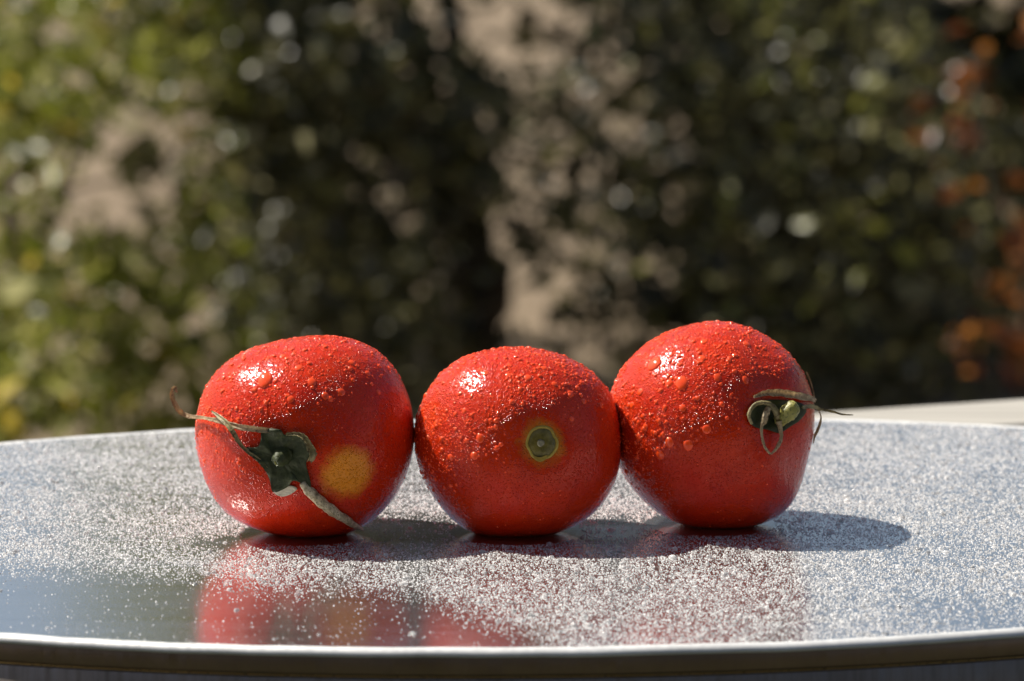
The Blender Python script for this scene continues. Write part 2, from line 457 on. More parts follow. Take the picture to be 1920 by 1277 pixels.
# the third one is pressed very slightly where the second leans on it
c2 = np.array(t2.C); c3 = np.array(t3.C)
for it in range(14):
    bad = 0
    for k, v in enumerate(t3.W):
        if (v[0] - c3[0]) < -0.012:
            loc, nrm, idx, dd = t2.bvh.find_nearest(Vector(v))
            dv = (Vector(v) - loc).dot(nrm)
            if dd < 0.012 and dv < 0.0002:
                t3.W[k] = c3 + (v - c3) * 0.985; bad += 1
    if not bad: break
t3.bvh = BVHTree.FromPolygons([Vector(v) for v in t3.W], [tuple(q) for q in SPHQ])
print('tomato centres', [tuple(round(c, 4) for c in t.C) for t in (t1, t2, t3)], 'dent passes', it)
for t, n in ((t1, 'skin_red_orange_patch'), (t2, 'skin_red_scarred'), (t3, 'skin_red_deep')): finish_tomato(t, n)


# ------------------------------------------------------------------ water droplets
def domes(P, N, rad, hgt, seg=6, rings=2, wob=0.18):
    """low domes at points P with normals N; returns V, tris"""
    n = len(P)
    N = N / np.linalg.norm(N, axis=1)[:, None]
    a = np.where(np.abs(N[:, 2:3]) < 0.9, np.array([[0, 0, 1.0]]), np.array([[1.0, 0, 0]]))
    U = np.cross(N, a); U /= np.linalg.norm(U, axis=1)[:, None]; W_ = np.cross(N, U)
    V = np.zeros((n, seg * rings + 1, 3)); ph = rng.uniform(0, 6.28, n)
    wr = 1 + rng.uniform(-wob, wob, (n, seg))
    for r_ in range(rings):
        e = (math.pi / 2) * r_ / rings
        cr, ch = math.cos(e), math.sin(e)
        if r_ == 0: ch = -0.15
        for s_ in range(seg):
            th = ph + 2 * math.pi * s_ / seg
            q = rad * cr * wr[:, s_]
            V[:, r_ * seg + s_] = P + U * (q * np.cos(th))[:, None] + W_ * (q * np.sin(th))[:, None] + N * (hgt * ch)[:, None]
    V[:, -1] = P + N * hgt[:, None]
    T = []
    for r_ in range(rings - 1):
        for s_ in range(seg):
            s2 = (s_ + 1) % seg
            a_, b_, c_, d_ = r_ * seg + s_, r_ * seg + s2, (r_ + 1) * seg + s2, (r_ + 1) * seg + s_
            T += [(a_, b_, c_), (a_, c_, d_)]
    for s_ in range(seg): T.append(((rings - 1) * seg + s_, (rings - 1) * seg + (s_ + 1) % seg, seg * rings))
    T = np.array(T)
    Q = (T[None] + (np.arange(n) * (seg * rings + 1))[:, None, None]).reshape(-1, 3)
    return V.reshape(-1, 3), Q, seg * rings + 1

def value_noise(x, y, f, seed):
    return np.array([noise.noise(Vector((a * f, b * f, seed))) for a, b in zip(x, y)])

def table_droplets():
    n = 640000
    ca, sa = math.cos(TROT), math.sin(TROT)
    X = rng.uniform(-0.24, 0.25, n); Y = rng.uniform(-0.16, 0.21, n)
    lx = (X - TC.x) * ca + (Y - TC.y) * sa; ly = -(X - TC.x) * sa + (Y - TC.y) * ca
    e = np.hypot(lx / (TA - 0.0015), ly / (TB - 0.0015))
    n1 = value_noise(X, Y, 28, 1.0); n2 = value_noise(X, Y, 9, 5.0); n3 = value_noise(X, Y, 130, 9.0)
    dens = 0.62 + 0.30 * n1 + 0.28 * n3
    def sm(v, a, b): return np.clip((v - a) / (b - a), 0, 1)
    # the clean wiped strip along the near rim on one side
    edge = np.interp(X, [-0.16, -0.12, -0.09, -0.068, -0.045, -0.025, -0.010, 0.006, 0.02], [-0.062, -0.066, -0.075, -0.094, -0.090, -0.102, -0.128, -0.155, -0.2]) + 0.010 * n2 + 0.006 * n1
    dens *= 0.035 + 0.965 * sm(Y - edge + 0.008, 0, 0.040) ** 1.5
    dens *= 1 - 0.6 * sm(X, 0.10, 0.13) * sm(-Y, 0.085, 0.12)
    # drier patches near the tomatoes' feet
    for cx, cy, rx, ry in ((-0.032, 0.005, 0.016, 0.028), (0.032, 0.01, 0.010, 0.02), (-0.085, -0.012, 0.012, 0.012)):
        dd = np.hypot((X - cx) / rx, (Y - cy) / ry); dens *= 0.15 + 0.85 * sm(dd, 0.6, 1.3)
    keep = (rng.uniform(0, 1, n) < dens) & (e < 1)
    for t in (t1, t2, t3):
        keep &= np.hypot(X - t.C.x, Y - t.C.y) > 0.020
    X, Y = X[keep], Y[keep]; m = len(X)
    big = rng.uniform(0, 1, m) < 0.02
    for nm, sel, seg, rings in (('water_droplets', ~big, 4, 1), ('water_droplets', big, 8, 3)):
        k = int(sel.sum())
        rad = (0.00015 + 0.00026 * rng.uniform(0, 1, k) ** 1.8) * (rng.uniform(1.5, 3.0, k) if seg == 8 else 1)
        hgt = rad * rng.uniform(0.55, 0.95, k)
        P = np.c_[X[sel], Y[sel], np.full(k, ZT)]
        V, Q, per = domes(P, np.tile([[0, 0, 1.0]], (k, 1)), rad, hgt, seg, rings, 0.3)
        tone = np.repeat(rng.uniform(0, 1, k), per)
        o = np_mesh(nm, V, Q, M['tdrop'], None, (0, 0, ZT), attr={'drop_tone': tone, 'drop_clear': np.repeat(rng.uniform(0.15, 0.68, k) if seg == 4 else rng.uniform(0.5, 0.78, k), per)})
        tag(o, 'fine mist of water droplets lying all over the metal table' if seg == 4 else 'scattered larger water drops lying among the fine mist on the metal table', 'droplets', kind='stuff')
    print('table drops', m)
table_droplets()

BEAD = None
def tomato_droplets(t, n_try, seed, extra=()):
    r2 = np.random.default_rng(seed)
    P, N, Rr = [], [], []
    k = 0
    areaV = t.W
    ids = r2.integers(0, len(areaV), n_try)
    for i in ids:
        v = Vector(areaV[i]) + Vector(r2.normal(0, 0.0004, 3))
        loc, nrm, _, _ = t.bvh.find_nearest(v)
        c = nrm.dot(SUN); h = (loc.z - ZT) / 0.06
        f = noise.noise(loc * 120 + Vector((seed, 0, 0))) * 0.5 + noise.noise(loc * 330) * 0.35
        dens = 0.022 + 0.9 * max(0, min(1, (c + 0.22) / 0.4)) * max(0.0, min(1, (h - 0.12) / 0.42))
        dens *= max(0.03, 0.45 + 1.1 * f)
        if nrm.dot(ray(960, 800)) > 0.35: continue
        if t.axis is not None and (loc - t.C).normalized().dot(t.axis) > 0.93: continue
        if r2.uniform() > dens: continue
        u = r2.uniform()
        rad = 0.00011 + 0.00032 * u ** 3
        if c > -0.15 and r2.uniform() < 0.05: rad = r2.uniform(0.00045, 0.0009)
        P.append(loc); N.append(nrm); Rr.append(rad)
    P = np.array(P); N = np.array(N); Rr = np.array(Rr)
    V, Q, per = domes(P, N, Rr, Rr * r2.uniform(0.3, 0.62, len(Rr)), 8, 3, 0.22)
    o = np_mesh('water_droplets', V, Q, M['sdrop'], t.root, t.root.location)
    tag(o, kind='stuff')
    return len(P)
print('tomato drops', tomato_droplets(t1, 34000, 3), tomato_droplets(t2, 40000, 4), tomato_droplets(t3, 44000, 5))

# large single beads, each its own part, sharing one unit mesh
BV, BQ, _ = domes(np.zeros((1, 3)), np.array([[0, 0, 1.0]]), np.array([1.0]), np.array([0.42]), 20, 7, 0.06)
bead_me = bpy.data.meshes.new('water_bead'); bead_me.from_pydata([tuple(v) for v in BV], [], [tuple(q) for q in BQ])
bead_me.polygons.foreach_set('use_smooth', [True] * len(bead_me.polygons)); bead_me.materials.append(M['sdrop'])
def bead(t, px, py, rpx, stretch=1.0):
    loc, nrm = hit(t, px, py)
    if loc is None: return
    o = bpy.data.objects.new('water_bead', bead_me); COL.objects.link(o); o.parent = t.root
    o.location = loc - t.root.location - nrm * 0.0001
    o.rotation_mode = 'QUATERNION'; o.rotation_quaternion = nrm.to_track_quat('Z', 'Y')
    r_ = 0.85 * rpx * t.px; o.scale = (r_, r_ * stretch, r_ * 0.9)
for a in ((497, 712, 17, 1.2), (585, 716, 10, 1.1), (545, 748, 8, 1.0), (610, 742, 8, 1.1), (640, 735, 9, 1.0), (690, 700, 7, 1), (560, 690, 9, 1), (660, 680, 8, 1), (530, 668, 8, 1), (710, 735, 6, 1.1)): bead(t1, *a)
for a in ((990, 708, 9, 1), (953, 703, 7, 1.1), (900, 822, 9, 1.2), (889, 855, 9, 1), (845, 858, 8, 1), (1070, 738, 8, 1), (1095, 752, 7, 1), (1128, 760, 7, 1.1), (1040, 720, 7, 1), (1072, 785, 6, 1), (910, 700, 8, 1), (870, 770, 6, 1.2), (1020, 690, 8, 1)): bead(t2, *a)
for a in ((1325, 805, 10, 1), (1238, 853, 10, 1.1), (1227, 682, 17, 1.1), (1278, 718, 14, 1.2), (1316, 672, 9, 1), (1255, 830, 10, 1.2), (1290, 835, 11, 1.1), (1254, 718, 9, 1), (1345, 707, 8, 1.2), (1398, 712, 7, 1.4), (1280, 765, 8, 1), (1200, 735, 9, 1), (1185, 760, 8, 1), (1320, 640, 9, 1), (1400, 645, 9, 1), (1210, 800, 7, 1)): bead(t3, *a)


# ------------------------------------------------------------------ calyx, stalks and scar
def cat(pts, n):
    out = []
    P = [pts[0]] + list(pts) + [pts[-1]]
    for i in range(1, len(P) - 2):
        for k in range(n):
            u = k / n
            p0, p1, p2, p3 = P[i - 1], P[i], P[i + 1], P[i + 2]
            out.append(0.5 * ((2 * p1) + (p2 - p0) * u + (2 * p0 - 5 * p1 + 4 * p2 - p3) * u * u + (3 * p1 - p0 - 3 * p2 + p3) * u ** 3))
    out.append(P[-2]); return out

def surf(t, px, py, lift):
    """point above the skin (lift metres towards the camera); off the silhouette: at the tomato's own depth"""
    loc, nrm = hit(t, px, py)
    if loc is None: return at(px, py, (t.C - CAM).dot(FW) - abs(lift)), None
    return loc - ray(px, py).normalized() * lift, nrm

def ribbon(name, t, spec, mat, parent, curl=0.5, thick=0.00035, twist=0.0):
    """spec: (px, py, width_px, lift_mm); a thin curled leaf strip with thickness"""
    ctr = cat([Vector((*surf(t, s[0], s[1], s[3] / 1000)[0], )) for s in spec], 6)
    wid = np.interp(np.linspace(0, len(spec) - 1, len(ctr)), range(len(spec)), [s[2] for s in spec]) * t.px * 0.8
    V, Fc = [], []; m = 5
    n = len(ctr)
    for i, c in enumerate(ctr):
        tg = (ctr[min(i + 1, n - 1)] - ctr[max(i - 1, 0)]).normalized()
        view = (CAM - c).normalized()
        side = tg.cross(view).normalized(); nn = side.cross(tg).normalized()
        if nn.dot(view) < 0: nn = -nn
        tw = twist * math.sin(3.0 * i / n * math.pi)
        side, nn = side * math.cos(tw) + nn * math.sin(tw), nn * math.cos(tw) - side * math.sin(tw)
        for lay in (0, 1):
            for j in range(m):
                u = (j / (m - 1) - 0.5)
                w_ = wid[i] * (1 + 0.38 * noise.noise(Vector((i * 0.75, j * 0.9 + spec[0][0], 0))))
                V.append(c + side * (u * w_) + nn * (curl * w_ * (4 * u * u - 0.5) * 0.5 - lay * thick))
    row = 2 * m
    for i in range(n - 1):
        a, b = i * row, (i + 1) * row
        for j in range(m - 1):
            Fc.append((a + j, a + j + 1, b + j + 1, b + j)); Fc.append((a + m + j + 1, a + m + j, b + m + j, b + m + j + 1))
        Fc.append((a, b, b + m, a + m)); Fc.append((a + m - 1, a + 2 * m - 1, b + 2 * m - 1, b + m - 1))
    Fc.append(tuple(range(0, m)) + tuple(range(2 * m - 1, m - 1, -1)))
    e = (n - 1) * row
    Fc.append(tuple(e + j for j in range(m - 1, -1, -1)) + tuple(e + j for j in range(m, 2 * m)))
    return mesh_obj(name, V, Fc, mat, parent)

def tube(name, pts, rads, mat, parent, seg=10, bumpy=0.0, cap=True):
    ctr = cat(pts, 5); n = len(ctr)
    rr_ = np.interp(np.linspace(0, len(pts) - 1, n), range(len(pts)), rads)
    V, Fc = [], []
    ref = Vector((0.3, -0.2, 0.9))
    for i, c in enumerate(ctr):
        tg = (ctr[min(i + 1, n - 1)] - ctr[max(i - 1, 0)]).normalized()
        s_ = tg.cross(ref).normalized(); u_ = s_.cross(tg)
        for j in range(seg):
            a = 2 * math.pi * j / seg
            q = rr_[i] * (1 + 1.7 * bumpy * noise.noise(c * 1100 + Vector((j * 1.1, 0, 0))))
            V.append(c + s_ * (q * math.cos(a)) + u_ * (q * math.sin(a)))
    for i in range(n - 1):
        for j in range(seg):
            j2 = (j + 1) % seg
            Fc.append((i * seg + j, i * seg + j2, (i + 1) * seg + j2, (i + 1) * seg + j))
    V.append(ctr[0]); V.append(ctr[-1]); a, b = len(V) - 2, len(V) - 1
    for j in range(seg):
        Fc.append((a, (j + 1) % seg, j)); Fc.append((b, (n - 1) * seg + j, (n - 1) * seg + (j + 1) % seg))
    return mesh_obj(name, V, Fc, mat, parent)

def leaf_plate(name, t, poly, ctr_px, lift, mat, parent, rim=0.6, thick=0.0006, rings=6, fold=0.3):
    """a leafy plate that follows the skin, its outline given round its middle; edges turn up a little"""
    V, Fc = [], []
    pts = cat([Vector((x, y, 0)) for x, y in poly] + [Vector((*poly[0], 0))], 4)[:-1]
    n = len(pts)
    c = Vector((*ctr_px, 0))
    top = []
    for k in range(1, rings + 1):
        u = k / rings
        for p in pts:
            q = c.lerp(p, u)
            wob = fold * u * (noise.noise(Vector((q.x * 0.055, q.y * 0.055, 3.0))) + 0.5 * noise.noise(Vector((q.x * 0.16, q.y * 0.16, 8.0))))
            top.append(surf(t, q.x, q.y, (lift + rim * u ** 3 + wob) / 1000)[0])
    cc = surf(t, c.x, c.y, lift / 1000)[0]
    V = [cc] + top
    for j in range(n): Fc.append((0, 1 + j, 1 + (j + 1) % n))
    for k in range(rings - 1):
        for j in range(n):
            a, b = 1 + k * n, 1 + (k + 1) * n
            Fc.append((a + j, b + j, b + (j + 1) % n, a + (j + 1) % n))
    o = len(V); last = 1 + (rings - 1) * n
    for j in range(n):
        p = V[last + j]; V.append(p + (p - CAM).normalized() * thick)
    for j in range(n): Fc.append((last + j, o + j, o + (j + 1) % n, last + (j + 1) % n))
    return mesh_obj(name, V, Fc, mat, parent)

def calyx_root(t, plate): return plate

# --- first tomato
cal1 = leaf_plate('calyx', t1, [(462, 838), (482, 838), (489, 824), (492, 806), (524, 805), (534, 815), (560, 815), (580, 826), (583, 850), (574, 868), (580, 893), (583, 912), (574, 918), (562, 905), (548, 902), (538, 914), (512, 923), (505, 898), (492, 875), (478, 862), (466, 850)], (526, 858), 1.0, M['calyx'], t1.root, 0.9, rings=10, fold=1.6)
ribbon('sepal', t1, [(512, 808, 13, 1.6), (480, 805, 13, 2.0), (445, 800, 13, 2.6), (412, 790, 11, 3.2), (385, 784, 8, 3.8), (350, 779, 11, 6), (334, 768, 12, 6), (324, 748, 12, 6), (323, 735, 12, 6), (328, 727, 10, 6), (332, 737, 4, 6)], M['dry'], cal1, 0.5)
ribbon('sepal', t1, [(500, 880, 10, 1.4), (484, 862, 9, 1.9), (462, 845, 8, 2.4), (445, 825, 10, 3.2), (432, 803, 12, 4.2), (415, 785, 11, 4.6), (396, 770, 3, 4.8)], M['drygreen'], cal1, 0.9)
ribbon('sepal', t1, [(536, 815, 6, 1.6), (556, 814, 8, 2.6), (572, 822, 14, 3.6), (582, 838, 18, 4.0), (586, 852, 17, 3.6), (580, 866, 9, 2.4)], M['drygreen'], cal1, 1.3, twist=0.5)
tube('sepal', [surf(t1, x, y, l / 1000)[0] for x, y, l in ((566, 905, 0.8), (580, 922, 1.6), (603, 942, 2.2), (630, 962, 2.4), (656, 979, 2.2), (679, 993, 2.0))], [0.0009, 0.0015, 0.0016, 0.0014, 0.0011, 0.0005], M['mottled'], cal1, 12, 0.25)
leaf_plate('torn_edge', t1, [(512, 922), (530, 914), (548, 911), (557, 917), (546, 926), (532, 931), (520, 929)], (534, 921), 0.55, M['pale'], cal1, 0.25, 0.0004, 4)
tube('stalk_stub', [surf(t1, x, y, l / 1000)[0] for x, y, l in ((532, 854, 0.3), (526, 858, 2.2), (519, 864, 4.4), (516, 866, 4.9))], [0.0030, 0.0025, 0.0017, 0.0009], M['calyx'], t1.root, 14, 0.2)
leaf_plate('stub_tip', t1, [(514, 866), (520, 855), (525, 858), (524, 868), (517, 872)], (520, 863), 5.0, M['stub'], t1.root, 0.2, 0.0004, 3)

# --- second tomato: scar
loc, nrm = hit(t2, 1015, 832)
def disc_on(name, t, px, py, prof, mat, parent, n=36, wob=0.05):
    """lathe profile (radius_px, height_mm) standing on the skin at a pixel"""
    loc, nrm = hit(t, px, py)
    u_ = nrm.cross(Vector((0, 0, 1))).normalized(); v_ = nrm.cross(u_)
    V, Fc = [], []
    for r_, h_ in prof:
        for i in range(n):
            a = 2 * math.pi * i / n
            q = r_ * t.px * (1 + wob * noise.noise(Vector((math.cos(a) * 1.5, math.sin(a) * 1.5, px))))
            p = loc + u_ * (q * math.cos(a)) + v_ * (q * math.sin(a))
            lo, nn, _, _ = t.bvh.find_nearest(p)
            V.append(lo + nrm * (h_ / 1000))
    for k in range(len(prof) - 1):
        for i in range(n):
            i2 = (i + 1) % n; Fc.append((k * n + i, k * n + i2, (k + 1) * n + i2, (k + 1) * n + i))
    V.append(loc + nrm * (prof[-1][1] / 1000)); c = len(V) - 1
    for i in range(n): Fc.append(((len(prof) - 1) * n + i, (len(prof) - 1) * n + (i + 1) % n, c))
    return mesh_obj(name, V, Fc, mat, parent)
sc_ = disc_on('stem_scar', t2, 1015, 830, [(29, -0.2), (28, 0.0), (26, 0.05), (23, 0.45), (17, 1.0), (9, 1.2)], M['scar'], t2.root, wob=0.16)
V, Fc = [], []
rg = disc_on('scar_ring', t2, 1015, 830, [(33, -0.3), (31, 0.12), (29, 0.26), (27, 0.22), (26, 0.0)], M['scar_ring'], sc_, wob=0.16)
bm = bmesh.new(); bm.from_mesh(rg.data); bm.verts.ensure_lookup_table(); bmesh.ops.delete(bm, geom=[bm.verts[len(bm.verts) - 1]], context='VERTS'); bm.to_mesh(rg.data); bm.free()
disc_on('scar_core', t2, 1012, 831, [(7, 0.9), (6.5, 1.4), (4.5, 1.65), (2.5, 1.45)], M['scar_core'], sc_, wob=0.3)
leaf_plate('scar_lip', t2, [(1001, 854), (1012, 858), (1025, 853), (1026, 859), (1014, 866), (1003, 862)], (1013, 860), 0.35, M['scar_ring'], sc_, 0.2, 0.0003, 3)

# --- third tomato
cal3 = leaf_plate('calyx', t3, [(1402, 778), (1412, 758), (1436, 750), (1470, 750), (1503, 756), (1512, 770), (1500, 788), (1482, 800), (1462, 812), (1440, 806), (1418, 802), (1406, 792)], (1452, 778), 0.6, M['calyx'], t3.root, 0.6, rings=8, fold=0.9)
ribbon('sepal', t3, [(1414, 744, 6, 2.0), (1436, 737, 13, 3.0), (1464, 737, 18, 3.8), (1495, 742, 17, 3.6), (1520, 747, 13, 3.0), (1530, 752, 6, 3.0)], M['dry'], cal3, 0.7)
ribbon('sepal', t3, [(1506, 764, 9, 3), (1524, 762, 10, 5), (1540, 768, 6, 6), (1560, 772, 5, 6), (1580, 777, 4, 6), (1600, 778, 2, 6)], M['drygreen'], cal3, 0.5)
ribbon('sepal', t3, [(1534, 768, 3, 6), (1539, 780, 3, 6), (1538, 792, 6, 6), (1532, 808, 8, 6), (1527, 820, 5, 6), (1525, 832, 1.5, 6)], M['dry'], cal3, 0.6)
ribbon('sepal', t3, [(1527, 745, 3, 1), (1522, 722, 3, 1), (1514, 701, 4, 1), (1512, 698, 2, 1)], M['dry'], cal3, 0.3)
tube('sepal', [surf(t3, x, y, l / 1000)[0] for x, y, l in ((1462, 792, 2.5), (1458, 778, 4.2), (1448, 762, 5.0), (1432, 755, 4.2), (1414, 760, 3.0), (1404, 778, 2.2), (1410, 795, 1.5))], [0.0012, 0.0010, 0.0009, 0.0007, 0.0006, 0.0006, 0.0004], M['drygreen'], cal3, 10, 0.2)
tube('sepal', [surf(t3, x, y, l / 1000)[0] for x, y, l in ((1441, 764, 4.6), (1436, 776, 4.4), (1432, 790, 4.0), (1428, 800, 3.6), (1429, 820, 3.6), (1435, 840, 3.8), (1444, 851, 4.0))], [0.0009, 0.0011, 0.0010, 0.0005, 0.0004, 0.0004, 0.0003], M['dry'], cal3, 8, 0.2)
tube('sepal', [surf(t3, x, y, l / 1000)[0] for x, y, l in ((1460, 790, 4.2), (1463, 804, 4.2), (1465, 818, 4.2), (1462, 830, 4.2), (1455, 842, 4.2), (1445, 852, 4.0))], [0.0011, 0.0007, 0.0005, 0.0006, 0.0005, 0.0002], M['dry'], cal3, 8, 0.2)
tube('stalk_stub', [surf(t3, x, y, l / 1000)[0] for x, y, l in ((1458, 792, 1.5), (1468, 784, 3.6), (1478, 774, 5.6), (1488, 764, 7.0), (1492, 761, 7.4))], [0.0016, 0.0021, 0.0026, 0.0025, 0.0014], M['stub'], t3.root, 16, 0.16)

# a dark seed-like fleck on the bare metal
def on_table(px, py, z=ZT):
    d = ray(px, py); s_ = (CAMZ - z) / -d.z
    return CAM + d * s_
p = on_table(104, 905)
V, Fc = [], []
for k in range(5):
    u = k / 4; x = (u - 0.5) * 0.0022; r_ = 0.00022 * math.sin(math.pi * (0.15 + 0.7 * u))
    for j in range(6): V.append((p.x + x, p.y + r_ * 1.5 * math.cos(j * math.pi / 3), ZT + 0.00028 + r_ * math.sin(j * math.pi / 3)))
for k in range(4):
    for j in range(6): Fc.append((k * 6 + j, k * 6 + (j + 1) % 6, k * 6 + 6 + (j + 1) % 6, k * 6 + 6 + j))
Fc += [tuple(range(6)), tuple(range(24, 30))]
o = mesh_obj('fleck', V, Fc, M['speck'], loc=p); tag(o, 'tiny dark fleck lying alone on the misted table beside the tomato with curling sepal', 'fleck')


# ------------------------------------------------------------------ weathered rail behind the table
ZR = ZT - 0.022
a = on_table(1480, 777, ZR); b = on_table(1920, 746, ZR)
d = (b - a).normalized(); nrm_ = Vector((d.y, -d.x, 0))
rail = empty('wooden_railing', ((a + b) / 2).to_2d().to_3d())
tag(rail, 'weathered pale wooden rail on posts just behind the far rim of the table', 'railing')
def board(name, p0, p1, wv, h, mat, parent, ch=0.002, top=None):
    """bevelled timber from p0 to p1 (top far edge), width vector wv, height h downwards"""
    L = (p1 - p0); wl = wv.length; wn = wv / wl
    sec = [(ch, 0), (wl - ch, 0), (wl, -ch), (wl, -h + ch), (wl - ch, -h), (ch, -h), (0, -h + ch), (0, -ch)]
    n = 24; V, Fc = [], []
    for k in range(n + 1):
        c = p0 + L * (k / n)
        for x, z in sec:
            wob = 0.0012 * noise.noise(c * 11 + Vector((x * 40, 0, z * 40)))
            V.append(c + wn * (x + wob) + Vector((0, 0, z + wob * 0.7)))
    for k in range(n):
        for j in range(8): Fc.append((k * 8 + j, k * 8 + (j + 1) % 8, k * 8 + 8 + (j + 1) % 8, k * 8 + 8 + j))
    Fc += [tuple(range(7, -1, -1)), tuple(n * 8 + j for j in range(8))]
    return mesh_obj(name, V, Fc, mat, parent, smooth=False)
board('rail_board', a - d * 0.28, b + d * 0.9, nrm_ * 0.052, 0.034, M['wood'], rail)
for s_ in (-0.2, 0.75):
    c = a + d * s_ + nrm_ * 0.006
    V = []; w_ = 0.04
    for z in (ZR - 0.0345, 0.0):
        for q in (Vector((0, 0, 0)), d * w_, d * w_ + nrm_ * w_, nrm_ * w_): V.append(Vector((c.x, c.y, z)) + q)
    mesh_obj('post', V, [(0, 1, 2, 3), (7, 6, 5, 4), (0, 4, 5, 1), (1, 5, 6, 2), (2, 6, 7, 3), (3, 7, 4, 0)], M['wood'], rail, smooth=False)


# ------------------------------------------------------------------ shrubs and trees
def leaves(centers, ln, wd, mat, name, parent, org, tone, seed, droop=0.2):
    r2 = np.random.default_rng(seed); n = len(centers)
    d = r2.normal(0, 1, (n, 3)); d[:, 2] = d[:, 2] * 0.6 - droop; d /= np.linalg.norm(d, axis=1)[:, None]
    q = r2.normal(0, 1, (n, 3)); q[:, 2] += 0.0
    s = np.cross(d, q); s /= np.linalg.norm(s, axis=1)[:, None]; nn = np.cross(s, d)
    sz = np.clip(np.exp(r2.normal(0, 0.38, n)), 0.4, 2.1); L = ln * sz * r2.uniform(0.85, 1.15, n); W = wd * sz * r2.uniform(0.7, 1.25, n)
    V = np.zeros((n, 6, 3)); c = centers
    fold = 0.18 * W
    V[:, 0] = c - d * (L / 2)[:, None]
    V[:, 1] = c - d * (L * 0.05)[:, None] + s * (W / 2)[:, None] + nn * fold[:, None]
    V[:, 2] = c + d * (L / 2)[:, None] - nn * (0.12 * L)[:, None]
    V[:, 3] = c - d * (L * 0.05)[:, None] - s * (W / 2)[:, None] + nn * fold[:, None]
    V[:, 4] = c + d * (L * 0.1)[:, None]
    V[:, 5] = c - d * (L * 0.25)[:, None]
    T = np.array([(0, 1, 5), (1, 4, 5), (1, 2, 4), (0, 5, 3), (5, 4, 3), (4, 2, 3)])
    Q = (T[None] + (np.arange(n) * 6)[:, None, None]).reshape(-1, 3)
    return np_mesh(name, V.reshape(-1, 3), Q, mat, parent, org, smooth=False, attr={'leaf_tone': np.repeat(tone, 6)})

def blob_points(blobs, dens, seed, clump=6.0, shell=0.0):
    """points in ellipsoids (x, y, z, rx, ry, rz), thinned by noise into clumps"""
    r2 = np.random.default_rng(seed); out = []
    for (x, y, z, rx, ry, rz) in blobs:
        n = int(dens * 4.19 * rx * ry * rz)
        u = r2.normal(0, 1, (n, 3)); u /= np.linalg.norm(u, axis=1)[:, None]
        u *= (r2.uniform(0, 1, n) ** (1 / (3.0 + shell)))[:, None]
        u *= (1 + 0.15 * r2.normal(0, 1, n))[:, None]
        out.append(np.array([x, y, z]) + u * np.array([rx, ry, rz]))
    P = np.concatenate(out)
    f = np.array([noise.noise(Vector(p) * clump + Vector((seed, 0, 0))) + 0.5 * noise.noise(Vector(p) * clump * 2.7) for p in P])
    return P[(f > -0.12 + 0.1 * r2.normal(0, 1, len(P))) & (P[:, 2] > 0.02)]

def stems(t, base, tips, r0, mat, name='branch'):
    for i, tp in enumerate(tips):
        mid = base.lerp(tp, 0.5) + Vector((random.uniform(-.08, .08), random.uniform(-.08, .08), 0.05))
        tube(name, [base, base.lerp(mid, 0.5), mid, tp], [r0, r0 * 0.8, r0 * 0.5, r0 * 0.15], mat, t, 7)

def shrub(name, label, cat_, base, blobs, dens, mat, ln, wd, seed, trunk_r, tips, tone_pow=1.0, clump=6.0, group='shrubs behind the table'):
    t = empty(name, base); tag(t, label, cat_, group)
    P = blob_points(blobs, dens, seed, clump)
    r2 = np.random.default_rng(seed + 99)
    tone = np.clip(r2.uniform(0, 1, len(P)) ** tone_pow, 0, 1)
    leaves(P, ln, wd, mat, 'crown', t, base, tone, seed)
    b = Vector(base)
    top = b + Vector((0.03, 0.02, 0.35))
    tube('trunk', [b, b + Vector((0.015, 0, 0.12)), b + Vector((0.0, 0.02, 0.25)), top], [trunk_r * 1.25, trunk_r, trunk_r * 0.95, trunk_r * 0.7], M['bark'], t, 12, 0.2)
    stems(t, top - Vector((0, 0, 0.04)), [Vector(x) for x in tips], trunk_r * 0.35, M['bark'])
    print(name, len(P))
    return t

def g_at(px, py, dist):            # world x,z of a pixel at a distance
    v = at(px, py, dist); return v.x, v.y, v.z
def blob(px, py, dist, rpx, rpy, ry):
    x, y, z = g_at(px, py, dist); k = dist / FPX
    return (x, y, z, rpx * k, ry, rpy * k)

# left: yellow-green shrub in the sun
B = [blob(60, 150, 4.3, 190, 300, 0.28), blob(-40, 400, 4.4, 160, 420, 0.3), blob(60, 620, 4.2, 210, 270, 0.3), blob(330, 620, 4.3, 170, 210, 0.25), blob(330, 130, 4.5, 150, 140, 0.25), blob(400, 330, 4.4, 90, 150, 0.2), blob(170, 470, 4.3, 130, 80, 0.2), blob(130, 230, 4.35, 130, 110, 0.2),
     blob(120, 900, 4.2, 330, 200, 0.3), blob(230, -420, 4.5, 220, 420, 0.3), blob(250, -1200, 4.6, 170, 650, 0.3)]
shrub('leafy_shrub', 'sunlit yellow green shrub beyond the table, behind the tomato with the curling sepal', 'shrub', (-0.55, 3.15, 0), B, 58000, M['leaf_green'], 0.022, 0.0125, 11, 0.02,
      [(-0.75, 3.1, 0.9), (-0.4, 3.2, 0.75), (-0.6, 3.3, 1.1), (-0.35, 3.1, 0.5)], 1.0, 7)
